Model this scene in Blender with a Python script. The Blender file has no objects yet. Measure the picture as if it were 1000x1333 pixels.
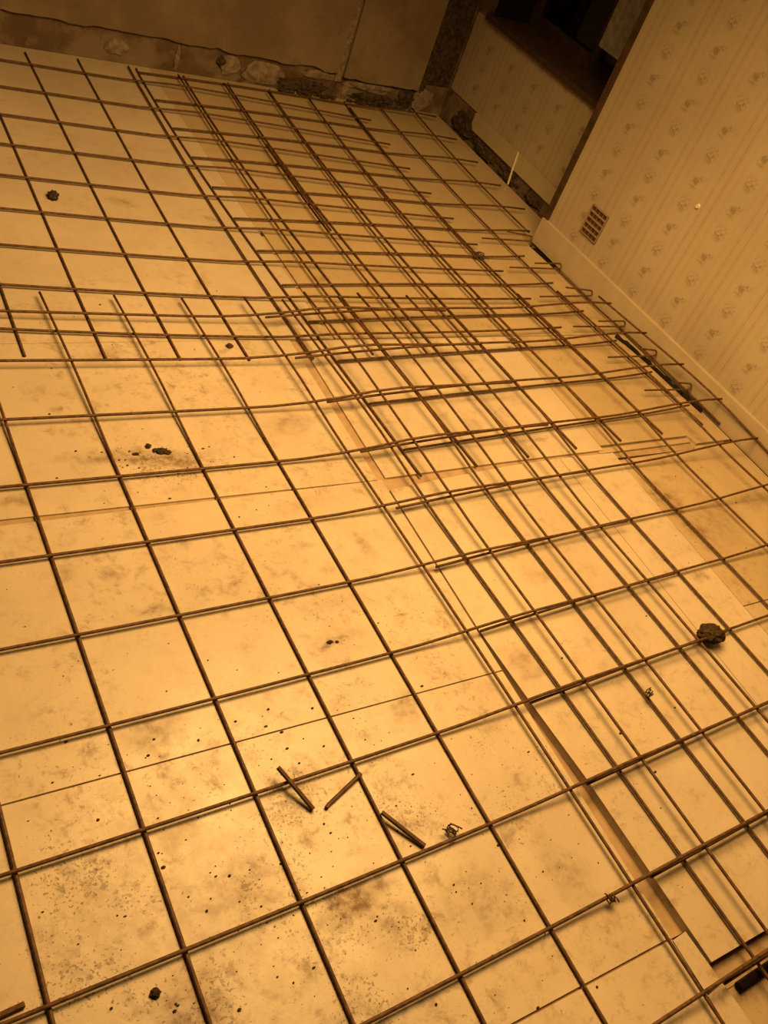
import bpy, bmesh, math, random
from mathutils import Matrix, Vector, noise
random.seed(7)
scene = bpy.context.scene
COL = scene.collection

# ------------------------------------------------------------------ camera
cam_data = bpy.data.cameras.new('camera')
cam = bpy.data.objects.new('camera', cam_data)
COL.objects.link(cam)
cam_data.sensor_fit = 'VERTICAL'
cam_data.sensor_height = 36.0
cam_data.sensor_width = 27.0
cam_data.lens = 1172.2057 * 36.0 / 1333.0
cam_data.clip_start = 0.02
ROT = Matrix(((0.841249, 0.114828, -0.528314), (-0.440009, 0.713225, -0.545621), (0.314154, 0.691466, 0.650524)))
cam.matrix_world = Matrix.Translation((0, 0, 1.456)) @ ROT.to_4x4()
scene.camera = cam

# ------------------------------------------------------------------ light and exposure
world = bpy.data.worlds.new('night')
scene.world = world
world.use_nodes = True
world.node_tree.nodes['Background'].inputs[0].default_value = (0.02, 0.016, 0.012, 1)
world.node_tree.nodes['Background'].inputs[1].default_value = 0.15
LAMP = Vector((1.16, 1.48, 1.9))
lamp_data = bpy.data.lights.new('pendant_light', 'SPOT')
lamp_data.energy = 52.0
lamp_data.color = (1.0, 0.56, 0.175)
lamp_data.spot_size = math.radians(120)
lamp_data.spot_blend = 0.55
lamp_data.shadow_soft_size = 0.16
lamp = bpy.data.objects.new('pendant_light', lamp_data)
lamp.location = LAMP
COL.objects.link(lamp)
shade_data = bpy.data.lights.new('wide_stand_in_light', 'SPOT')   # wide soft lamp standing in for an unseen ceiling fitting, light spilling downwards
shade_data.energy = 298.0
shade_data.color = (1.0, 0.56, 0.175)
shade_data.spot_size = math.radians(127)
shade_data.spot_blend = 0.18
shade_data.shadow_soft_size = 0.75
shade = bpy.data.objects.new('wide_stand_in_light', shade_data)
shade.location = (1.35, 1.22, 1.86)
COL.objects.link(shade)
scene.view_settings.view_transform = 'Standard'
scene.view_settings.look = 'None'
scene.view_settings.gamma = 1.0
scene.view_settings.use_curve_mapping = False
scene.view_settings.exposure = 0.0

# ------------------------------------------------------------------ node helpers
class NT:
    def __init__(self, name):
        self.m = bpy.data.materials.new(name)
        self.m.use_nodes = True
        self.t = self.m.node_tree
        self.b = self.t.nodes['Principled BSDF']
        self._pos = None
    def n(self, typ, **kw):
        x = self.t.nodes.new(typ)
        for k, v in kw.items(): setattr(x, k, v)
        return x
    def set(self, sock, v):
        if hasattr(v, 'is_output') or isinstance(v, bpy.types.NodeSocket): self.t.links.new(v, sock)
        elif isinstance(v, (tuple, list)) and len(v) == 3 and sock.type == 'RGBA': sock.default_value = (*v, 1)
        else: sock.default_value = v
    def pos(self):
        if self._pos is None: self._pos = self.n('ShaderNodeNewGeometry').outputs['Position']
        return self._pos
    def math(self, op, a, b=0.0, c=0.0, clamp=False):
        x = self.n('ShaderNodeMath', operation=op, use_clamp=clamp)
        self.set(x.inputs[0], a); self.set(x.inputs[1], b); self.set(x.inputs[2], c)
        return x.outputs[0]
    def noise(self, scale, detail=4.0, rough=0.55, vec=None, dist=0.0):
        x = self.n('ShaderNodeTexNoise')
        self.set(x.inputs['Vector'], vec if vec is not None else self.pos())
        x.inputs['Scale'].default_value = scale; x.inputs['Detail'].default_value = detail
        x.inputs['Roughness'].default_value = rough; x.inputs['Distortion'].default_value = dist
        return x.outputs[0]
    def ramp(self, v, lo, hi, a=0.0, b=1.0):
        x = self.n('ShaderNodeMapRange', interpolation_type='SMOOTHSTEP')
        self.set(x.inputs[0], v)
        for i, q in enumerate((lo, hi, a, b)): x.inputs[1 + i].default_value = q
        return x.outputs[0]
    def mix(self, f, a, b, mode='MIX'):
        x = self.n('ShaderNodeMix', data_type='RGBA', blend_type=mode)
        self.set(x.inputs[0], f); self.set(x.inputs[6], a); self.set(x.inputs[7], b)
        return x.outputs[2]
    def mapping(self, loc=(0, 0, 0), rot=(0, 0, 0), scl=(1, 1, 1), vec=None):
        x = self.n('ShaderNodeMapping', vector_type='TEXTURE')
        self.set(x.inputs[0], vec if vec is not None else self.pos())
        x.inputs[1].default_value = loc; x.inputs[2].default_value = rot; x.inputs[3].default_value = scl
        return x.outputs[0]
    def length(self, v):
        x = self.n('ShaderNodeVectorMath', operation='LENGTH'); self.set(x.inputs[0], v)
        return x.outputs['Value']
    def bump(self, h, strength, dist=0.002):
        x = self.n('ShaderNodeBump'); x.inputs['Strength'].default_value = strength; x.inputs['Distance'].default_value = dist
        self.set(x.inputs['Height'], h); self.t.links.new(x.outputs[0], self.b.inputs['Normal'])
    def done(self, col, rough=0.7, spec=0.3):
        self.set(self.b.inputs['Base Color'], col); self.set(self.b.inputs['Roughness'], rough)
        self.set(self.b.inputs['Specular IOR Level'], spec)
        return self.m

def simple(name, col, rough=0.7, spec=0.3, var=0.25, scale=40.0, bump=0.2):
    q = NT(name)
    n = q.noise(scale, 5)
    c = q.mix(q.ramp(n, 0.3, 0.7), tuple(x * (1 - var) for x in col), tuple(min(1, x * (1 + var)) for x in col))
    if bump: q.bump(n, bump)
    return q.done(c, rough, spec)

# ------------------------------------------------------------------ materials
# smudges, footprints: (x, y, rx, ry, rot, strength)
SMUDGES = [(0.64, 1.49, .19, .026, -0.05, .85), (0.72, 1.465, .085, .038, -0.3, 1.0), (0.93, 2.655, .060, .033, -0.5, .55),
      (0.88, 0.885, .050, .022, 0.0, 1.0), (0.90, 0.885, .085, .05, 0.2, .35), (0.685, 0.385, .085, .035, 0.15, .95),
      (0.965, 0.70, .045, .030, 0.8, .75), (1.07, 1.575, .075, .055, 0.2, .55), (0.90, 0.305, .11, .06, 0.2, .50),
      (0.465, 0.785, .060, .045, 0.3, .65), (0.93, 0.985, .16, .045, 0.0, .28), (1.30, 0.735, .055, .030, 0.2, .55),
      (1.31, 0.70, .05, .016, 0.1, .4), (2.13, 1.12, .06, .10, 0.1, .85), (2.15, 1.00, .05, .09, 0.1, .75), (2.015, 0.84, .03, .02, 0, .7),
      (0.665, 1.87, .055, .040, 0.3, .60), (0.345, 1.385, .045, .020, 0.1, .65), (0.38, 0.335, .06, .05, 0.3, .75),
      (1.29, 1.31, .09, .028, 0.12, .60), (0.545, 1.05, .055, .014, -0.4, .85), (0.49, 1.15, .025, .02, 0, .7),
      (0.39, 1.16, .018, .06, -0.5, .55), (1.005, 1.885, .022, .013, 0.5, .8), (1.05, 2.21, .02, .05, -.4, .55),
      (2.48, 1.07, .08, .05, 0, .45), (1.64, 1.49, .04, .05, 0.3, .45), (2.27, 1.02, .12, .09, 0.2, .45),
      (1.10, 0.29, .05, .09, 0.3, .50), (1.075, 1.13, .022, .055, 0.2, .60), (1.50, 0.945, .06, .025, 0, .35),
      (1.215, 2.585, .040, .012, -.5, .6), (0.47, 0.46, .02, .09, 0.2, .45), (0.50, 0.455, .13, .10, 0.3, .42), (0.42, 0.60, .10, .07, 0.0, .30),
      (0.30, 0.48, .05, .12, 0.2, .25), (0.66, 0.60, .09, .05, 0.2, .30), (0.72, 0.33, .05, .06, .2, .55), (1.62, 3.02, .05, .03, 0, .4),
      (1.46, 2.25, .045, .02, 0, .5), (1.36, 1.95, .05, .05, 0, .45), (2.42, 0.80, .10, .05, 0, .4), (0.98, 1.28, .09, .03, .2, .3), (0.62, 1.30, .07, .02, .2, .3)]
def board_material(name, sm, tint=None):
    q = NT(name)
    base = q.mix(q.ramp(q.noise(1.7, 3), 0.35, 0.65), (0.47, 0.39, 0.285), (0.54, 0.45, 0.33))
    base = q.mix(q.ramp(q.noise(9, 5, 0.6), 0.45, 0.75, 0.0, 0.35), base, (0.43, 0.32, 0.20))
    # orange brown dust near the right-hand wall and around the joints
    sep = q.n('ShaderNodeSeparateXYZ'); q.set(sep.inputs[0], q.pos())
    X, Y = sep.outputs[0], sep.outputs[1]
    wob = q.n('ShaderNodeVectorMath', operation='MULTIPLY_ADD')
    nz = q.n('ShaderNodeTexNoise'); q.set(nz.inputs['Vector'], q.pos()); nz.inputs['Scale'].default_value = 22; nz.inputs['Detail'].default_value = 4
    off = q.n('ShaderNodeVectorMath', operation='SUBTRACT'); q.set(off.inputs[0], nz.outputs['Color']); off.inputs[1].default_value = (.5, .5, .5)
    q.set(wob.inputs[0], off.outputs[0]); wob.inputs[1].default_value = (.07, .07, 0); q.set(wob.inputs[2], q.pos())
    wp = wob.outputs[0]
    acc = None
    for (x, y, rx, ry, r, s) in sm:
        d = q.length(q.mapping((x, y, 0), (0, 0, r), (rx, ry, 1e3), wp))
        m = q.ramp(d, 0.25, 1.35, s, 0.0)
        acc = m if acc is None else q.math('MAXIMUM', acc, m)
    if acc is None: acc = 0.0
    blot = q.ramp(q.noise(34, 6, 0.68), 0.40, 0.66)
    smudge = q.math('MULTIPLY', acc, q.math('MULTIPLY_ADD', blot, 0.62, 0.34))
    # faint scuffs all over
    area = q.ramp(q.noise(4.2, 4, .6, dist=.5), 0.38, 0.60, .12, 1.0)
    area = q.math('MULTIPLY', area, q.math('MULTIPLY', q.ramp(Y, 1.8, 2.5, 1.0, .40), q.ramp(X, 1.15, 1.45, 1.0, .62)))   # little trodden at the far end and on the right
    scuff = q.math('MULTIPLY', area, q.ramp(q.noise(21, 8, 0.76, dist=0.25), 0.48, 0.70, 0.0, 0.66))
    scuff = q.math('MAXIMUM', scuff, q.math('MULTIPLY', area, q.ramp(q.noise(120, 3, 0.55), 0.665, 0.72, 0.0, 0.80)))
    scuff = q.math('MAXIMUM', scuff, q.math('MULTIPLY', area, q.ramp(q.noise(48, 5, 0.65, dist=.4), 0.58, 0.72, 0.0, 0.55)))
    dirt = q.math('MAXIMUM', smudge, scuff)
    # small specks, many where people stood (near left), fewer elsewhere
    near = q.math('MAXIMUM', q.ramp(q.length(q.mapping((0.50, 0.40, 0), (0, 0, 0.2), (.50, .42, 1e3))), 0.35, 1.3, 1.0, 0.0),
                  q.ramp(q.length(q.mapping((0.70, 1.45, 0), (0, 0, 0), (.16, .09, 1e3))), 0.3, 1.2, 0.9, 0.0))
    near = q.math('MAXIMUM', near, q.ramp(q.length(q.mapping((0.95, 0.60, 0), (0, 0, 0.2), (.5, .5, 1e3))), 0.35, 1.3, 0.55, 0.0))
    clus = q.ramp(q.noise(5.5, 4, .6), .42, .66)
    pick = q.math('MULTIPLY_ADD', q.math('MULTIPLY', near, q.math('MULTIPLY_ADD', clus, .70, .30)), 0.20, q.math('MULTIPLY', clus, 0.03))
    s1 = q.ramp(q.math('ADD', q.noise(80, 4, 0.6, dist=.3), pick), 0.72, 0.80, 0, .60)
    s2 = q.ramp(q.math('ADD', q.noise(190, 3, 0.5), pick), 0.74, 0.79, 0, .80)
    s3 = q.ramp(q.math('ADD', q.noise(16, 7, 0.72, dist=.4), pick), 0.62, 0.86, 0, .50)
    specks = q.math('MAXIMUM', q.math('MAXIMUM', s1, s2), s3)
    col = q.mix(q.math('MINIMUM', dirt, 0.85), base, (0.135, 0.072, 0.028))
    col = q.mix(specks, col, (0.095, 0.052, 0.022))
    if tint: col = q.mix(1.0, col, tint, 'MULTIPLY')
    q.bump(q.math('ADD', q.noise(60, 4), q.math('MULTIPLY', dirt, 0.6)), 0.10, 0.003)
    rough = q.math('MULTIPLY_ADD', dirt, 0.35, q.ramp(q.noise(14, 4), .35, .7, .30, .42))
    return q.done(col, rough, 0.42)

M = {}
TINT = (0.86, 0.80, 0.66)
def board_look(poly, dusty):
    """material for one board: only the marks that lie on it"""
    xs = [p[0] for p in poly]; ys_ = [p[1] for p in poly]
    sm = [s for s in SMUDGES if min(xs) - max(s[2:4]) < s[0] < max(xs) + max(s[2:4]) and min(ys_) - max(s[2:4]) < s[1] < max(ys_) + max(s[2:4])]
    key = ('dusty_' if dusty else '') + 'insulation_board' + ('_' + str(round(min(xs), 2)) + '_' + str(round(min(ys_), 2)) if sm else '')
    if key not in M: M[key] = board_material(key, sm, TINT if dusty else None)
    return key
M['base'] = simple('sandy_subfloor', (0.13, 0.08, 0.045), 0.9, 0.1, 0.3, 25)
M['foam'] = simple('brown_joint_filler', (0.35, 0.25, 0.15), 0.9, 0.1, 0.12, 30, 0.2)
M['bar'] = simple('rusty_steel_bar', (0.088, 0.040, 0.012), 0.62, 0.35, 0.45, 90, 0.3)
M['wire'] = simple('dark_tie_wire', (0.07, 0.04, 0.02), 0.6, 0.3, 0.3, 90, 0.2)
M['clod'] = simple('dark_soil_clod', (0.050, 0.032, 0.016), 0.95, 0.1, 0.4, 120, 0.8)
M['tape'] = simple('black_membrane', (0.018, 0.012, 0.008), 0.9, 0.05, 0.3, 60, 0.5)
M['trim'] = simple('dark_stained_wood', (0.055, 0.029, 0.014), 0.55, 0.3, 0.3, 30, 0.2)
M['skirt'] = simple('cream_gloss_paint', (0.40, 0.325, 0.215), 0.45, 0.3, 0.06, 12, 0.05)
M['white'] = simple('off_white_plastic', (0.62, 0.54, 0.42), 0.4, 0.4, 0.06, 30, 0.0)
M['dark'] = simple('painted_dark_void', (0.012, 0.009, 0.007), 0.9, 0.1, 0.2, 20, 0.0)  # near-black colour in place of the darkness in hollows and outdoors
M['grille'] = simple('beige_painted_metal', (0.24, 0.17, 0.10), 0.5, 0.3, 0.12, 40, 0.0)
M['slotted'] = simple('vent_recess_brown', (0.07, 0.035, 0.017), 0.8, 0.2, 0.2, 40, 0.0)
M['shell'] = simple('dim_plaster', (0.13, 0.11, 0.09), 0.9, 0.1, 0.1, 5, 0.0)
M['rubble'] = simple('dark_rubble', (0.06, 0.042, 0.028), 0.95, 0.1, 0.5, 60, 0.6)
M['plaster_lump'] = simple('pale_broken_plaster', (0.21, 0.165, 0.115), 0.95, 0.1, 0.3, 50, 0.6)
M['greypanel'] = simple('grey_paper', (0.21, 0.19, 0.165), 0.9, 0.1, 0.25, 30, 0.0)

def old_plaster():
    q = NT('stained_brown_plaster')
    c = q.mix(q.ramp(q.noise(3.2, 5, .6), 0.35, 0.65), (0.175, 0.125, 0.08), (0.24, 0.18, 0.115))
    c = q.mix(q.ramp(q.noise(13, 5, .65), 0.55, 0.75, 0, .6), c, (0.13, 0.085, 0.05))
    q.bump(q.noise(18, 6), 0.3, 0.006)
    return q.done(c, 0.9, 0.1)
M['plaster'] = old_plaster()
def rough_base():
    q = NT('exposed_block_and_mortar')
    c = q.mix(q.ramp(q.noise(5.0, 4, .6), 0.42, 0.58), (0.12, 0.08, 0.05), (0.20, 0.15, 0.10))
    c = q.mix(q.ramp(q.noise(11, 5, .65, dist=.5), 0.52, 0.66, 0, .85), c, (0.07, 0.045, 0.028))
    q.bump(q.noise(22, 6, .65), 0.7, 0.012)
    return q.done(c, 0.95, 0.05)
M['roughbase'] = rough_base()

def wallpaper():
    q = NT('striped_floral_wallpaper')
    sep = q.n('ShaderNodeSeparateXYZ'); q.set(sep.inputs[0], q.pos())
    Y, Z = sep.outputs[1], sep.outputs[2]
    base = q.mix(q.ramp(q.noise(2.3, 3), .35, .65), (0.345, 0.284, 0.195), (0.395, 0.328, 0.225))
    # thin vertical pairs of stripes midway between the sprig columns
    yy = q.math('DIVIDE', q.math('SUBTRACT', Y, 2.015), 0.1895)
    colid = q.math('FLOOR', q.math('ADD', yy, 0.5))
    du = q.math('MULTIPLY', q.math('SUBTRACT', yy, colid), 0.1895)           # -.095 .. .095 m from the column centre
    a = q.math('ABSOLUTE', du)
    st = None
    for c, w, s in ((0.080, .0017, .62), (0.0725, .0012, .42), (0.047, .0013, .30), (0.0395, .0011, .22), (.090, .0010, .18)):
        m = q.ramp(q.math('ABSOLUTE', q.math('SUBTRACT', a, c)), w * .5, w * 1.9, s, 0.0)
        st = m if st is None else q.math('MAXIMUM', st, m)
    st = q.math('MULTIPLY', st, q.ramp(q.noise(60, 3), .3, .65, .45, 1.0))
    zz = q.math('DIVIDE', q.math('SUBTRACT', Z, 0.305), 0.0885)
    row = q.math('FLOOR', q.math('ADD', zz, 0.5))
    dv = q.math('MULTIPLY', q.math('SUBTRACT', zz, row), 0.0885)
    par = q.math('ABSOLUTE', q.math('MODULO', row, 2.0))
    comb = q.n('ShaderNodeCombineXYZ'); q.set(comb.inputs[0], du); q.set(comb.inputs[1], dv); q.set(comb.inputs[2], q.math('MULTIPLY', par, 3.7))
    loc = comb.outputs[0]
    def blob(cx, cy, rx, ry, rot, s):
        f = q.n('ShaderNodeVectorMath', operation='MULTIPLY'); q.set(f.inputs[0], loc); f.inputs[1].default_value = (1, 1, 0)
        return q.ramp(q.length(q.mapping((cx, cy, 0), (0, 0, rot), (rx, ry, 1), f.outputs[0])), 0.25, 1.25, s, 0)
    nA = q.ramp(q.noise(120, 4, .7, loc), .44, .60)
    nB = q.ramp(q.noise(95, 5, .75, loc), .46, .60)
    A = q.math('MAXIMUM', q.math('MULTIPLY', q.ramp(q.noise(150, 3, .6, loc), .30, .55), blob(.003, .0, .017, .013, .5, 1.0)),
               q.math('MULTIPLY', nA, q.math('MAXIMUM', blob(-.010, .010, .030, .012, -.6, .95), blob(.004, -.014, .022, .018, .3, .75))))
    B = q.math('MAXIMUM', q.math('MULTIPLY', q.ramp(q.noise(150, 3, .6, loc), .32, .58), blob(-.003, -.012, .014, .012, 0, .9)), q.math('MULTIPLY', nB, blob(.0, .006, .030, .034, .3, .95)))
    sp = q.math('ADD', q.math('MULTIPLY', A, par), q.math('MULTIPLY', B, q.math('SUBTRACT', 1.0, par)))
    sp = q.math('MULTIPLY', sp, 0.72)
    col = q.mix(st, base, (0.235, 0.150, 0.085))
    col = q.mix(sp, col, (0.130, 0.088, 0.042))
    q.bump(q.noise(90, 3), 0.08, 0.002)
    return q.done(col, 0.75, 0.2)
M['paper'] = wallpaper()
def glass():
    m = bpy.data.materials.new('window_glass'); m.use_nodes = True
    b = m.node_tree.nodes['Principled BSDF']
    b.inputs['Base Color'].default_value = (.9, .95, .93, 1); b.inputs['Roughness'].default_value = .03
    b.inputs['Transmission Weight'].default_value = 1.0; b.inputs['IOR'].default_value = 1.45
    return m
M['glass'] = glass()

# ------------------------------------------------------------------ mesh helpers
def link(name, bm, mat, parent=None, smooth=False, kind=None):
    me = bpy.data.meshes.new(name)
    bm.normal_update()
    bm.to_mesh(me); bm.free()
    me.materials.append(M[mat])
    if smooth:
        for p in me.polygons: p.use_smooth = True
    o = bpy.data.objects.new(name, me); COL.objects.link(o)
    if parent is not None: o.parent = parent
    if kind: o['kind'] = kind
    return o
def thing(name, label, cat, group=None, loc=(0, 0, 0)):
    o = bpy.data.objects.new(name, None); COL.objects.link(o)
    o.location = loc; o.empty_display_size = .05
    return tag(o, label, cat, group)
def tag(o, label, cat, group=None):
    o['label'] = label; o['category'] = cat
    if group: o['group'] = group
    return o
def rebase(o):
    """put a single-mesh thing's origin at the base of its own mesh"""
    me = o.data
    xs = [v.co for v in me.vertices]
    c = Vector(((min(v.x for v in xs) + max(v.x for v in xs)) / 2, (min(v.y for v in xs) + max(v.y for v in xs)) / 2, min(v.z for v in xs)))
    me.transform(Matrix.Translation(-c)); o.location = c
    return o
def box(bm, lo, hi):
    (x0, y0, z0), (x1, y1, z1) = lo, hi
    v = [bm.verts.new(p) for p in ((x0, y0, z0), (x1, y0, z0), (x1, y1, z0), (x0, y1, z0), (x0, y0, z1), (x1, y0, z1), (x1, y1, z1), (x0, y1, z1))]
    for f in ((0, 3, 2, 1), (4, 5, 6, 7), (0, 1, 5, 4), (1, 2, 6, 5), (2, 3, 7, 6), (3, 0, 4, 7)): bm.faces.new([v[i] for i in f])
def prism(bm, poly, z0, z1):
    a = [bm.verts.new((x, y, z0)) for x, y in poly]; b = [bm.verts.new((x, y, z1)) for x, y in poly]
    n = len(poly)
    bm.faces.new(b); bm.faces.new(a[::-1])
    for i in range(n): bm.faces.new((a[i], a[(i + 1) % n], b[(i + 1) % n], b[i]))
def bevel(bm, w, seg=1):
    bmesh.ops.bevel(bm, geom=[e for e in bm.edges if e.is_manifold and e.calc_face_angle(0) > .5], offset=w, segments=seg, affect='EDGES', clamp_overlap=True)
def tube(bm, pts, r, n=6):
    pts = [Vector(p) for p in pts]; rings = []
    up = Vector((0, 0, 1))
    for i, p in enumerate(pts):
        d = (pts[min(i + 1, len(pts) - 1)] - pts[max(i - 1, 0)]).normalized()
        s = d.cross(up)
        if s.length < .05: s = d.cross(Vector((1, .3, 0)))
        s.normalize(); u = s.cross(d)
        rings.append([bm.verts.new(p + s * (r * math.cos(2 * math.pi * k / n)) + u * (r * math.sin(2 * math.pi * k / n))) for k in range(n)])
    for a, b in zip(rings, rings[1:]):
        for k in range(n): bm.faces.new((a[k], a[(k + 1) % n], b[(k + 1) % n], b[k]))
    bm.faces.new(rings[0][::-1]); bm.faces.new(rings[-1])
    bmesh.ops.recalc_face_normals(bm, faces=bm.faces)
def lump(bm, c, rx, ry, rz, seed, amp=.35, sub=2, freq=1.6):
    t = bmesh.new(); bmesh.ops.create_icosphere(t, subdivisions=sub, radius=1)
    for v in t.verts:
        k = 1 + amp * noise.noise(v.co * freq + Vector((seed * 7.3, seed * 1.7, 0)))
        v.co = Vector((v.co.x * rx * k, v.co.y * ry * k, v.co.z * rz * k)) + Vector(c)
    me = bpy.data.meshes.new('t'); t.to_mesh(me); t.free(); bm.from_mesh(me); bpy.data.meshes.remove(me)

# ------------------------------------------------------------------ room shell (x to the right, y away, floor boards at z = 0)
SK = lambda y: 2.616 + (2.56 - y) * 0.0336        # face of the skirting on the right wall (slightly out of square)
BACK = lambda x: 3.725 + (2.84 - x) * 0.03        # face of the back wall
CEIL = 2.45
bm = bmesh.new(); box(bm, (-1.9, -1.9, -.15), (3.2, 4.1, -.05))
floor = link('floor', bm, 'base', kind='structure')

def board(poly, z=0.0, mat='board', t=.045, bv=.0025):
    bm = bmesh.new(); prism(bm, poly, z - t, z); bevel(bm, bv)
    return link('insulation_board', bm, board_look(poly, mat == 'dusty'), floor)
g = .0012
def rect(x0, y0, x1, y1): return [(x0 + g, y0 + g), (x1 - g, y0 + g), (x1 - g, y1 - g), (x0 + g, y1 - g)]
ys = [-1.7, -1.09, -.49, .112, .722, 1.330, 1.925]
for k, (y0, y1) in enumerate(zip(ys, ys[1:])):
    gap = .0022 if k < 4 else .0012
    lo, hi = (.012, .0008) if k == 5 else (gap, gap), (.010, .0008) if k == 4 else (gap, gap)
    xr = 1.232 - (.012 if k == 5 else 0)
    board([(.031, y0 + lo[0]), (xr, y0 + lo[1]), (xr, y1 - hi[1]), (.031, y1 - hi[0])])
    board(rect(-1.175, y0 + gap, .03, y1 - gap)); board(rect(-1.85, y0 + gap, -1.175, y1 - gap))
for y0, y1 in ((1.925, 2.53), (2.53, 3.13)):
    for x0, x1 in ((-1.85, -1.04), (-1.04, .16), (.16, 1.358)): board(rect(x0, y0 - .001, x1, y1 + .001), bv=.0006)
for x0, x1 in ((-1.85, -1.04), (-1.04, .16), (.16, 1.358)): board([(x0 + g, 3.13 + g), (x1 - g, 3.13 + g), (x1 - g, BACK(x1) - .004), (x0 + g, BACK(x0) - .004)], bv=.0006)
# right-hand boards
board([(1.283, .048), (1.856, .050), (1.856, 1.334), (1.66, 1.328), (1.40, 1.308), (1.238, 1.292), (1.238, .84), (1.252, .63), (1.268, .444)])
board([(1.858, .050), (2.074, .052), (2.079, 1.333), (1.858, 1.334)])
board([(2.078, .16), (SK(.16) - .012, .16), (SK(.72) - .012, .719), (2.080, .719)], -.001, 'dusty')
board([(2.080, .722), (SK(.72) - .012, .722), (SK(1.3) - .012, 1.322), (2.45, 1.322), (2.44, 1.310), (2.081, 1.300)], -.001, 'dusty')
board([(1.246, 1.335), (1.66, 1.345), (2.05, 1.349), (2.05, 1.922), (1.412, 1.922), (1.25, 1.916)])
board([(2.052, 1.368), (2.46, 1.372), (2.47, 1.332), (SK(1.34) - .012, 1.334), (SK(1.92) - .014, 1.922), (2.052, 1.922)], 0, 'dusty')
board([(2.03, 1.338), (2.455, 1.344), (2.455, 1.362), (2.03, 1.358)], -.003, 'dusty', .03)
board([(1.376, 1.926), (SK(1.92) - .014, 1.926), (SK(2.34) - .012, 2.34), (2.585, 2.36), (2.568, 2.527), (1.372, 2.528)], 0, 'dusty')
board([(2.575, 2.529), (2.58, 2.60), (2.800, 2.605), (2.800, 3.131), (1.3575, 3.131), (1.3575, 2.531)], 0, 'dusty', bv=.0006)
board([(1.3575, 3.1315), (2.800, 3.1315), (2.800, BACK(2.8) - .004), (1.3575, BACK(1.36) - .004)], 0, 'dusty', bv=.0006)
# fillers in the long joint, lower boards at the bottom right
board([(1.230, .014), (1.277, .020), (1.270, .111), (1.230, .108)])
board([(1.230, -.30), (1.300, -.30), (1.279, .011), (1.230, .006)])
board([(1.312, -.35), (2.0, -.35), (2.0, .012), (1.286, .000)], -.022, 'dusty', .028)
bm = bmesh.new(); box(bm, (2.560, 2.362, -.05), (2.625, 2.53, -.012)); link('gap_shade_block', bm, 'dark', floor)  # near-black block stands in for the shade inside the gap
board([(1.359, 1.93), (1.375, 1.93), (1.371, 2.50), (1.3595, 2.50)], -.005, 'dusty', .03)
bm = bmesh.new(); prism(bm, [(1.236, .845), (1.2378, .845), (1.267, .444), (1.281, .30), (1.281, .113), (1.2455, .113), (1.243, .45)], -.05, -.022)
link('joint_filler', bm, 'foam', floor)
for x0, y0, x1, y1, z in ((-1.85, .717, 1.231, .727, -.004), (-1.85, .107, 1.231, .117, -.005), (-1.85, 1.312, 1.231, 1.347, -.004), (2.02, 1.318, 2.62, 1.372, -.010), (1.2325, .84, 1.252, 1.29, -.006), (1.234, 1.29, 2.05, 1.352, -.007), (1.218, 1.29, 1.252, 1.93, -.005), (1.284, .0, 2.0, .049, -.020)):
    bm = bmesh.new(); box(bm, (x0, y0, -.05), (x1, y1, z)); link('joint_filler', bm, 'foam', floor)

# left, front walls and ceiling (behind the viewer)
bm = bmesh.new(); box(bm, (-2.0, -2.0, -.05), (-1.9, 4.1, CEIL)); link('wall_left', bm, 'shell', kind='structure')
bm = bmesh.new(); box(bm, (-1.9, -2.0, -.05), (2.75, -1.9, CEIL)); link('wall_front', bm, 'shell', kind='structure')
bm = bmesh.new(); box(bm, (-2.0, -2.0, CEIL), (3.3, 4.2, CEIL + .08)); link('ceiling', bm, 'shell', kind='structure')

# back wall: rough exposed strip along the floor, old plaster above it
wb_bm = bmesh.new(); prism(wb_bm, [(-1.9, BACK(-1.9)), (2.84, BACK(2.84)), (3.2, BACK(2.84)), (3.2, 4.1), (-1.9, 4.1)], -.05, CEIL)
wall_back = link('wall_back', wb_bm, 'roughbase', kind='structure')
def plaster_sheet(name, x0, x1, zf, th, seed, step=.03):
    bm = bmesh.new(); n = max(2, int((x1 - x0) / step)); pr = []
    for i in range(n + 1):
        x = x0 + (x1 - x0) * i / n
        z = zf(x) + .016 * noise.noise(Vector((x * 9, seed, 0))) + .008 * noise.noise(Vector((x * 31, seed, 2)))
        y1 = BACK(x) + .002; y0 = BACK(x) - th
        pr.append([bm.verts.new(p) for p in ((x, y0, z), (x, y1, z), (x, y0, CEIL - .002), (x, y1, CEIL - .002))])
    for a, b in zip(pr, pr[1:]):
        bm.faces.new((a[0], b[0], b[2], a[2])); bm.faces.new((a[0], a[1], b[1], b[0])); bm.faces.new((a[1], a[3], b[3], b[1]))
    for e in (pr[0], pr[-1]): bm.faces.new((e[0], e[1], e[3], e[2]))
    bmesh.ops.recalc_face_normals(bm, faces=bm.faces)
    return link(name, bm, 'plaster', wall_back)
plaster_sheet('plaster_layer', -1.89, 2.20, lambda x: .128 - .012 * max(0, x - 1.2), .016, 1.0)
plaster_sheet('plaster_layer', 2.235, 2.64, lambda x: .100, .024, 5.0)
bm = bmesh.new(); box(bm, (2.2, BACK(2.2) - .008, .075), (2.235, BACK(2.2) + .01, CEIL - .002)); bevel(bm, .003); link('plaster_joint', bm, 'plaster_lump', wall_back)
for i, (x, z, rx, rz) in enumerate(((1.86, .055, .10, .045), (1.70, .06, .05, .04), (1.47, .055, .012, .05), (2.27, .03, .02, .035), (2.69, .05, .06, .06), (2.12, .085, .09, .02), (2.40, .07, .14, .022), (1.22, .06, .05, .03))):
    bm = bmesh.new(); lump(bm, (x, BACK(x) - .002, z), rx, .010, rz, i + 1, .5, 2); link('plaster_patch', bm, 'plaster_lump', wall_back)
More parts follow.
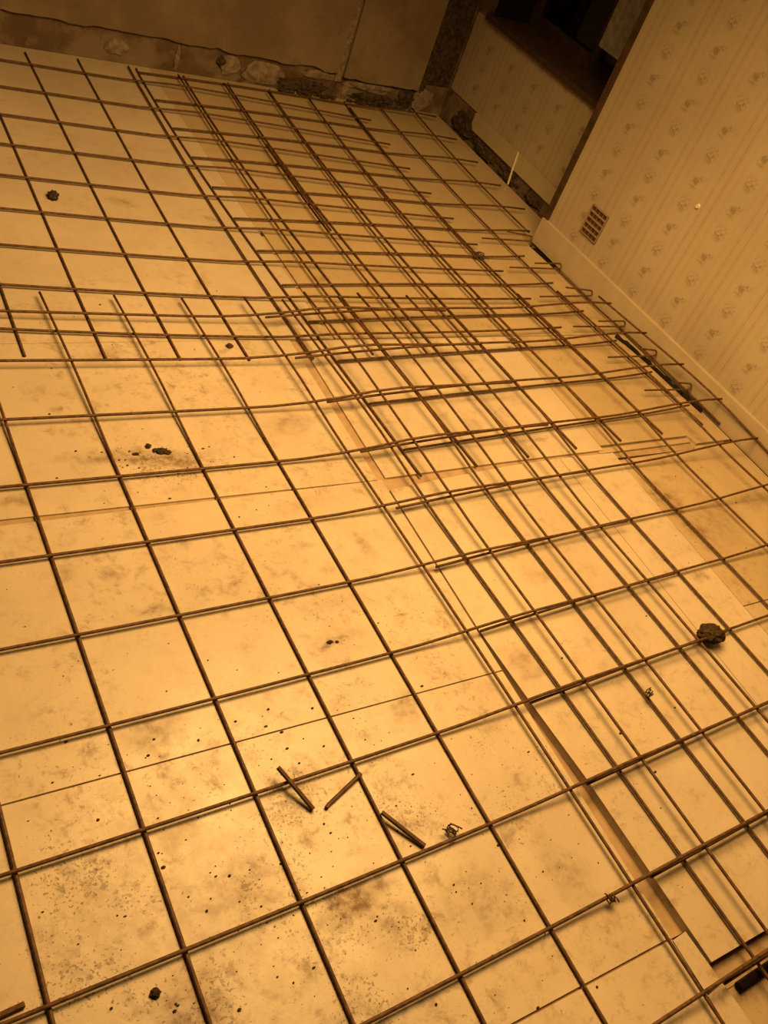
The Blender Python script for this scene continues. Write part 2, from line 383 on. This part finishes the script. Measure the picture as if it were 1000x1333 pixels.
for i, (x, z, rx, rz) in enumerate(((2.06, .03, .12, .03), (2.43, .022, .12, .02), (2.60, .05, .05, .045), (1.66, .075, .022, .022), (2.665, .3, .03, .25))):
    bm = bmesh.new(); lump(bm, (x, BACK(x) - .001, z), rx, .014, rz, i + 21, .6, 3, 3.0); link('dark_patch', bm, 'rubble', wall_back)
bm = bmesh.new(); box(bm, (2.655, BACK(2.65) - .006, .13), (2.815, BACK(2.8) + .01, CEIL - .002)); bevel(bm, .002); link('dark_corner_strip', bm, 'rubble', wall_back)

# right wall, deeper part (alcove) with a low window
RX = 2.82
bm = bmesh.new()
WY0, WY1, WZ0, WZ1 = 2.62, 3.60, .50, 1.65
yb = BACK(RX)
box(bm, (RX, 2.45, -.05), (3.12, yb, WZ0)); box(bm, (RX, 2.45, WZ1), (3.12, yb, CEIL)); box(bm, (RX, WY1, WZ0), (3.12, yb, WZ1)); box(bm, (RX, 2.45, WZ0), (3.12, WY0, WZ1))
wall_al = link('wall_right_alcove', bm, 'roughbase', kind='structure')
bm = bmesh.new(); box(bm, (RX - .004, 2.55, .140), (RX + .001, yb - .02, .492)); link('wallpaper_sheet', bm, 'paper', wall_al)
bm = bmesh.new(); box(bm, (RX - .012, 2.55, .066), (RX + .001, 3.45, .139)); bevel(bm, .002); link('plaster_band', bm, 'skirt', wall_al)
for i, (y, z, ry, rz) in enumerate(((3.50, .05, .10, .05), (3.30, .03, .10, .03), (3.08, .03, .08, .03), (2.86, .03, .06, .03))):
    bm = bmesh.new(); lump(bm, (RX - .002, y, z), .014, ry, rz, i + 41, .6, 3, 3.0); link('dark_patch', bm, 'rubble', wall_al)
win = bpy.data.objects.new('window_1', None); COL.objects.link(win); win.location = (RX, 3.1, WZ0); win['kind'] = 'structure'
def wpart(name, lo, hi, mat, bv=.003, par=None):
    bm = bmesh.new(); box(bm, tuple(Vector(lo) - win.location), tuple(Vector(hi) - win.location))
    if bv: bevel(bm, bv)
    return link(name, bm, mat, par or win)
wpart('window_sill', (RX - .022, WY0 - .02, WZ0 - .008), (3.10, WY1 + .02, WZ0 + .018), 'trim')
fx0, fx1 = 3.02, 3.07
wpart('window_frame', (fx0, WY0, WZ0 + .018), (fx1, WY0 + .05, WZ1), 'trim')
wpart('window_frame', (fx0, WY1 - .05, WZ0 + .018), (fx1, WY1, WZ1), 'trim')
wpart('window_frame', (fx0, WY0 + .05, WZ0 + .018), (fx1, WY1 - .05, WZ0 + .075), 'trim')
wpart('window_frame', (fx0, WY0 + .05, WZ1 - .05), (fx1, WY1 - .05, WZ1), 'trim')
wpart('window_frame', (fx0, 3.08, WZ0 + .075), (fx1, 3.12, WZ1 - .05), 'trim')
wpart('pane', (3.04, WY0 + .05, WZ0 + .075), (3.044, 3.08, WZ1 - .05), 'glass', 0)
wpart('pane', (3.04, 3.12, WZ0 + .075), (3.044, WY1 - .05, WZ1 - .05), 'glass', 0)
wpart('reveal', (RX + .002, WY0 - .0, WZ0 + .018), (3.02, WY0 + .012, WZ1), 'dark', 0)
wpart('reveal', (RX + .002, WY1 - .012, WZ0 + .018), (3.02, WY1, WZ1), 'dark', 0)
wpart('paper_panel', (2.865, 2.80, .665), (2.868, 2.945, .98), 'greypanel', 0)
wpart('night_backing', (3.11, 2.50, .4), (3.118, 3.72, 1.8), 'dark', 0)

# right wall, projecting part (chimney breast) with paper, skirting, corner strip
ye = 2.57
bm = bmesh.new(); fx = lambda y: SK(y) + .018
prism(bm, [(fx(-1.9), -1.9), (3.2, -1.9), (3.2, ye), (fx(ye), ye)], -.05, CEIL)
wall_r = link('wall_right', bm, 'paper', kind='structure')
bm = bmesh.new()
prism(bm, [(SK(-1.9), -1.9), (fx(-1.9), -1.9), (fx(ye), ye), (SK(ye), ye)], -.004, .104); bevel(bm, .004, 2)
link('baseboard_right', bm, 'skirt', kind='structure')
bm = bmesh.new(); prism(bm, [(fx(2.548) - .010, 2.548), (fx(2.548) + .001, 2.548), (fx(2.572), 2.574), (fx(2.572) - .010, 2.574)], .106, CEIL - .003); bevel(bm, .002)
link('trim_1', bm, 'trim', kind='structure')

# ------------------------------------------------------------------ reinforcement mesh: four overlapping sheets of 200 mm squares
def sst(x, a, b):
    t = min(1.0, max(0.0, (x - a) / (b - a))); return t * t * (3 - 2 * t)
COEF = {'N': (0.023426663187005106, [0.5551, 2.006], [[0.0011, 0.0011], [-0.0227, -0.0097], [0.0229, 0.0262], [-0.0143, 0.0049], [0.056, 0.044], [-0.0131, -0.0284], [0.0239, 0.0017], [-0.0074, -0.0278], [0.0045, 0.0009]]), 'F': (-0.02431434289664778, [0.4672, 3.5464], [[-0.0107, -0.0207], [-0.0464, -0.0347], [0.015, -0.0165], [0.0013, 0.0076], [0.0002, 0.0255], [0.0228, 0.0684], [0.0101, 0.0418], [0.0394, 0.0176], [0.0069, -0.0345]]), 'R': (0.05793685051117823, [1.048, 1.9946], [[0.0177, 0.0158], [-0.0223, -0.0203], [0.0142, 0.0212], [-0.0435, -0.0407], [0.0561, 0.0161], [-0.0059, -0.025], [0.0486, 0.0465], [0.003, -0.009], [0.0022, -0.0101]]), 'FR': (0.039972875196872475, [1.0315, 3.5785], [[-0.0128, -0.017], [-0.0627, -0.0352], [-0.0262, -0.0107], [-0.0165, -0.0357], [0.0032, 0.0392], [0.0478, 0.0895], [0.0259, 0.0225], [0.0305, 0.0007], [-0.0092, -0.0381]])}
ZS = dict(N=lambda i,j:.0012+.0218*sst(i,2,4)+.025*(1-sst(j,2.5,5))*sst(i,3,4.5)+.0145*(1-sst(j,1,3)),F=lambda i,j:.001+.0145*sst(i,3.5,5),R=lambda i,j:.005+.025*(1-sst(j,2.2,4.6))+.05*sst(i,5,8),FR=lambda i,j:.001+.02*sst(i,6,8))
BR = .0036
def grid(s, i, j):
    """world position of grid point (i, j) of a sheet: a 0.2 m grid, gently bowed as the sheet lies"""
    a, t, C = COEF[s]
    x, y = i * .2, -j * .2
    p = [math.cos(a) * x - math.sin(a) * y + t[0], math.sin(a) * x + math.cos(a) * y + t[1]]
    u, v = i / 5 - .8, j / 5 - .8
    b = (1, u, v, u * u, u * v, v * v, u * u * v, u * v * v, v ** 3)
    for k in range(9): p[0] += b[k] * C[k][0]; p[1] += b[k] * C[k][1]
    return Vector((p[0], p[1], ZS[s](i, j)))
def clampj(s, j): return min(j, 9.2)
def gp(s, i, j):
    # beyond the measured range go straight on
    i0 = max(-2.0, i); j0 = min(9.5, j)
    p = grid(s, i0, j0)
    if i != i0: p += (grid(s, i0, j0) - grid(s, i0 + .5, j0)) * ((i0 - i) / .5)
    if j != j0: p += (grid(s, i0, j0) - grid(s, i0, j0 - .5)) * ((j - j0) / .5)
    return p
def limit(p):
    if p.y < 2.6: p.x = min(p.x, SK(p.y) - .006)
    else: p.x = min(p.x, RX - .02)
    p.y = min(p.y, BACK(p.x) - .045)
    return p
def sheet(s, label, longs, crosses, over=1):
    """longs: i -> (j0, j1); crosses: j -> (i0, i1)"""
    root = thing('mesh_sheet', label, 'steel mesh', 'steel mesh sheets on the floor', tuple(gp(s, 3, 5).xy) + (0,))
    off = -root.location
    dz = BR * 1.9 * over
    for i, (j0, j1) in longs.items():
        n = max(2, int((j1 - j0) / .5)); bm = bmesh.new()
        tube(bm, [limit(gp(s, i, j0 + (j1 - j0) * k / n)) + Vector((0, 0, BR)) + off for k in range(n + 1)], BR)
        link('bar', bm, 'bar', root, True)
    for j, (i0, i1) in crosses.items():
        n = max(2, int((i1 - i0) / .5)); bm = bmesh.new()
        tube(bm, [limit(gp(s, i0 + (i1 - i0) * k / n, j)) + Vector((0, 0, BR + dz)) + off for k in range(n + 1)], BR)
        link('bar', bm, 'bar', root, True)
    return root
sheet('N', 'near left steel mesh sheet, topmost, under the loose cut rods', {i: (-.5, 12.5) for i in range(-3, 7)}, {j: (-3.4, 6.5) for j in range(0, 13)})
sheet('R', 'near right steel mesh sheet bent up against the skirting board', {i: (-.45 if i < 8 else -.3, 11.0) for i in range(1, 9)}, {j: (.5, 8.05) for j in range(0, 12)})
sheet('F', 'far left steel mesh sheet reaching the back wall, around the oval smudge', {i: (-.75 if i in (3, 4) else -.5, 8.5) for i in range(-1, 10)}, {j: (-1.4, 9.3) for j in range(0, 9)})
fl = {i: (-.45, 11.5) for i in range(1, 8)}; fl[8] = (-.4, 5.0)
sheet('FR', 'far right steel mesh sheet, lowest, running into the alcove', fl, {j: (1.0, 8.6 if j < 5 else (8.0 if j == 5 else 7.12)) for j in range(0, 12)})

# ------------------------------------------------------------------ loose steel
def rod(name, pts, r, label, cat, mat='bar', group=None, n=7):
    bm = bmesh.new(); tube(bm, pts, r, n)
    return tag(rebase(link(name, bm, mat, smooth=False)), label, cat, group)
pins = [((2.301, 2.51), (2.559, 2.509), (2.437, 2.538), 'hairpin bar touching the corner end of the skirting, furthest from viewer'),
        ((2.306, 2.309), (2.573, 2.311), (2.423, 2.312), 'second furthest hairpin bar, just past the dark gap under the skirting'),
        ((2.323, 2.119), (2.600, 2.130), (2.466, 2.152), 'hairpin bar at the skirting, third from the wall corner'),
        ((2.353, 1.936), (2.615, 1.933), (2.468, 1.939), 'hairpin bar just above the top end of the black membrane strip'),
        ((2.383, 1.757), (2.630, 1.756), (2.548, 1.773), 'hairpin bar lying across the middle of the black membrane strip'),
        ((2.411, 1.575), (2.640, 1.564), (2.573, 1.580), 'hairpin bar past the near end of the black membrane, nearest to viewer')]
for a, b, c, lab in pins:
    zl, zu = .030, .046
    d = (Vector(b) - Vector(a)).normalized(); sid = Vector((-d.y, d.x)) * .012
    end = Vector(b) - d * .012
    pts = [(*a, zl)] + [(a[0] + (end.x - a[0]) * k / 3, a[1] + (end.y - a[1]) * k / 3, zl) for k in (1, 2, 3)]
    for k in range(1, 6):
        t = math.pi * k / 6
        q = end + d * .011 * math.sin(t) + sid * (1 - math.cos(t)) * .5
        pts.append((q.x, q.y, zl + (zu - zl) * (1 - math.cos(t)) / 2))
    e2 = end + sid; cc = Vector(c)
    pts += [(e2.x, e2.y, zu), (*((e2 + cc) / 2), zu + .002), (*cc, zu + .004)]
    rod('hairpin_bar', pts, .0032, lab, 'steel bar', group='hairpin bars along the skirting')
rod('edge_bar', [(2.583, 2.354, .010), (2.588, 2.119, .012), (2.614, 1.90, .014), (2.630, 1.693, .014), (2.642, 1.52, .014), (2.648, 1.40, .012)], .0036, 'thin rusty bar lying along the foot of the skirting', 'steel bar')
rod('lapped_bar', [(1.616, 3.10, .036), (1.614, 2.80, .036), (1.613, 2.491, .036)], .0045, 'thick short rusty bar lying among the far crossed mesh bars', 'steel bar')
rod('steel_offcut', [(.641, .639, .0275), (.655, .609, .0208), (.681, .553, .006)], .0045, 'short cut rod leaning over a mesh bar, leftmost of the three', 'steel offcut', group='short cut rods near the bottom centre')
rod('steel_offcut', [(.706, .549, .0045), (.712, .553, .0048), (.797, .589, .008)], .0040, 'short cut rod bent at its lower end, middle of the three', 'steel offcut', group='short cut rods near the bottom centre')
rod('steel_offcut', [(.798, .505, .0138), (.824, .465, .0098), (.851, .424, .0055)], .0045, 'short cut rod slanting from crossing to bar, rightmost of the three', 'steel offcut', group='short cut rods near the bottom centre')
rod('steel_offcut', [(.10, .412, .0045), (.130, .4145, .0045), (.163, .417, .0045)], .0045, 'cut rod end on the board in the bottom left corner', 'steel offcut')
rod('black_pipe', [(1.315, -.006, -.012), (1.39, -.004, -.012), (1.60, .000, -.012)], .0085, 'black pipe lying on the low board in the bottom right corner', 'pipe', 'tape', n=10)
rod('cable_stub', [(2.800, 3.040, .004), (2.803, 3.055, .07), (2.806, 3.067, .145)], .0045, 'thin pale cable standing at the foot of the alcove wall', 'cable', 'white')

# wire ties: a few twisted turns around a crossing
def tie(x, y, z, ang, r, turns, label, seed, tail=.016):
    """a few turns of wire wound round a bar that runs along direction ang, with two bent tails"""
    rnd = random.Random(seed); bm = bmesh.new()
    d = Vector((math.cos(ang), math.sin(ang), 0)); s = Vector((-d.y, d.x, 0)); c = Vector((x, y, z))
    pts = [c - d * r * 1.2 + s * tail + Vector((0, 0, .002)), c - d * r * 1.0 + s * tail * .5 + Vector((0, 0, .006))]
    n = turns * 8
    for k in range(n + 1):
        t = k / 8 * math.tau; q = r * (.8 + .5 * rnd.random())
        pts.append(c + d * ((k / n - .5) * r * 2.2 + rnd.uniform(-.25, .25) * r) + s * math.cos(t) * q + Vector((0, 0, max(.0025 - z, math.sin(t) * min(q, .011)))))
    pts += [c + d * r * 1.2 - s * tail * .5 + Vector((0, 0, .005)), c + d * r * 1.6 - s * tail + Vector((0, 0, .001))]
    tube(bm, pts, .0015, 5)
    return tag(rebase(link('wire_tie', bm, 'wire')), label, 'wire', 'wire ties on the mesh')
tie(2.228, 2.410, .013, 0.0, .019, 7, 'dark wire tie tangle on a far mesh bar, below the vent grille', 1, .030)
tie(1.545, .560, .0275, -1.5, .0065, 3, 'small wire tie on a near right mesh bar, below the big dark clod', 2, .012)
tie(1.145, .213, .018, 0.05, .0065, 3, 'small wire tie hooked under a bar near the bottom edge', 3, .012)
tie(2.010, 1.850, .036, 0.2, .008, 3, 'wire tie where mesh bars overlap, left of the black membrane', 4, .014)
tie(0.913, .432, .012, 0.6, .009, 3, 'fuzzy wire tie beside the rightmost cut rod', 5, .016)

# ------------------------------------------------------------------ clods, crumbs, membrane
def clod(parts, label, seed, mat='clod', name='dirt_clod'):
    bm = bmesh.new()
    for k, (x, y, z, rx, ry, rz) in enumerate(parts): lump(bm, (x, y, z), rx, ry, rz, seed + k * 3.1, .5, 3, 2.2)
    return tag(rebase(link(name, bm, mat, smooth=False)), label, 'dirt')
clod([(1.852, .656, .030, .030, .026, .022), (1.834, .659, .028, .020, .018, .016), (1.870, .651, .029, .018, .022, .018)], 'large dark clod stuck on a near right mesh bar', 3)
clod([(.718, 2.648, .010, .016, .018, .012), (.724, 2.668, .007, .009, .012, .008)], 'small dark clod alone on the far left board', 8)
clod([(.700, 1.498, .004, .013, .009, .005), (.713, 1.493, .003, .009, .006, .004), (.688, 1.503, .003, .008, .006, .004), (.674, 1.518, .004, .007, .006, .005)], 'dark clod in the brown smear, left middle of the floor', 12)
clod([(.638, 1.497, .002, .008, .004, .003)], 'flat dark clod at the left of the brown smear', 15)
clod([(.872, .887, .002, .007, .004, .002), (.888, .884, .0015, .004, .003, .0015)], 'flat dark clod on the centre board amid a smudge', 18)
clod([(1.020, 1.895, .004, .010, .008, .005)], 'dark squarish clod between ends of the far left mesh bars', 22)
clod([(.335, .365, .004, .007, .007, .005)], 'round dark crumb near the bottom left edge', 25)
def bits():
    bm = bmesh.new(); rnd = random.Random(5)
    zones = [(.52, .42, .26, .20, 170), (.72, 1.46, .09, .05, 60), (.85, .62, .35, .25, 70), (.65, 1.05, .3, .25, 40), (1.0, .35, .25, .2, 40), (.7, 1.9, .3, .2, 25), (1.6, .9, .3, .4, 25), (2.2, .95, .15, .2, 14)]
    for cx, cy, sx, sy, n in zones:
        for _ in range(n):
            x, y = rnd.gauss(cx, sx), rnd.gauss(cy, sy)
            if (1.22 < x < 1.30) or x > 2.5: continue
            r = .0009 + .0017 * rnd.random() ** 3
            t = bmesh.ops.create_icosphere(bm, subdivisions=1, radius=1)['verts']
            a, b, c = r * (1 + rnd.random()), r * (.7 + rnd.random() * .6), r * .6
            for v in t: v.co = Vector((x + v.co.x * a, y + v.co.y * b, c * .8 + v.co.z * c))
    o = link('dirt_crumbs', bm, 'clod', kind='stuff')
    o['label'] = 'dark dirt crumbs scattered over the pale floor boards'; o['category'] = 'dirt crumbs'
bits()
# black membrane torn along the skirting
bm = bmesh.new()
path = [(2.560, 1.905), (2.575, 1.86), (2.588, 1.78), (2.597, 1.70), (2.606, 1.62), (2.615, 1.54), (2.624, 1.47)]
wid = [.017, .010, .006, .005, .011, .008, .003]
pr = []
for k in range(25):
    t = k / 24 * 6; a = min(5, int(t)); u = t - a
    x = path[a][0] * (1 - u) + path[a + 1][0] * u; y = path[a][1] * (1 - u) + path[a + 1][1] * u
    w = (wid[a] * (1 - u) + wid[a + 1] * u) * (1 + .4 * noise.noise(Vector((t * 3, 0, 0)))) * .5
    z = .010 + .010 * noise.noise(Vector((t * 2.3, 4, 0)))
    pr.append([bm.verts.new((x - w, y, z * .4 + .002)), bm.verts.new((x, y + .003, z + .006)), bm.verts.new((x + w * .6, y, z + .002)), bm.verts.new((x, y, .0008))])
for a, b in zip(pr, pr[1:]):
    for k in range(4): bm.faces.new((a[k], a[(k + 1) % 4], b[(k + 1) % 4], b[k]))
bm.faces.new(pr[0][::-1]); bm.faces.new(pr[-1]); bmesh.ops.recalc_face_normals(bm, faces=bm.faces)
tag(rebase(link('membrane_strip', bm, 'tape')), 'torn black membrane strip lying along the skirting', 'membrane')
# rubble along the back wall
for lab, x0, x1, n, hz in (('dark loose rubble heap against the middle of the back wall', 1.93, 2.21, 60, .028), ('dark loose rubble heap by the right end of the back wall', 2.28, 2.62, 60, .022)):
    bm = bmesh.new(); rnd = random.Random(n + x0)
    for _ in range(n):
        x = rnd.uniform(x0, x1); r = rnd.uniform(.004, .011)
        t = bmesh.ops.create_icosphere(bm, subdivisions=1, radius=1)['verts']; y = BACK(x) - .016 - r * 1.6 - rnd.random() * .012; z = r * .7 + rnd.random() ** 2 * hz * .5
        for v in t: v.co = Vector((x + v.co.x * r * 1.4, y + v.co.y * r, z + v.co.z * r * .8))
    o = link('rubble', bm, 'rubble', kind='stuff'); o['label'] = lab; o['category'] = 'rubble'

# ------------------------------------------------------------------ vent grille and wall plug on the papered wall
vy0, vy1, vz0, vz1 = 2.276, 2.374, .166, .280
fxv = fx(2.325)
vent = thing('vent_grille', 'small louvred vent grille low on the papered wall', 'vent', loc=(fxv, 2.325, vz0))
ang = math.atan(0.0336)
vent.rotation_euler = (0, 0, ang)
W2 = (vy1 - vy0) / 2; HH = vz1 - vz0
def vp(name, lo, hi, mat, bv=.0008, par=None):
    bm = bmesh.new(); box(bm, lo, hi)
    if bv: bevel(bm, bv)
    return link(name, bm, mat, par or vent)
vp('recess_dark_plate', (-.002, -W2, 0), (-.0005, W2, HH), 'slotted', 0)  # dark brown plate painted in place of the shaded recess behind the slots
vp('frame', (-.007, -W2, 0), (-.002, -W2 + .005, HH), 'grille'); vp('frame', (-.007, W2 - .005, 0), (-.002, W2, HH), 'grille')
pitch = HH / 5
for k in range(6):
    z = k * pitch; z0 = max(0, z - .0030); z1 = min(HH, z + .0030)
    vp('slat', (-.008, -W2 + .005, z0), (-.002, W2 - .005, z1), 'grille')
for k in (-1, 0, 1):
    vp('mullion', (-.0055, k * .022 - .0007, .003), (-.0035, k * .022 + .0007, HH - .003), 'grille', 0)
bm = bmesh.new()
r = bmesh.ops.create_cone(bm, cap_ends=True, segments=16, radius1=.009, radius2=.007, depth=.006)
bmesh.ops.rotate(bm, verts=bm.verts, matrix=Matrix.Rotation(-math.pi / 2, 3, 'Y'))
pl = link('wall_plug', bm, 'white'); pl.location = (fx(1.955) - .003, 1.955, .512)
tag(pl, 'small round white plug on the papered wall', 'wall plug')
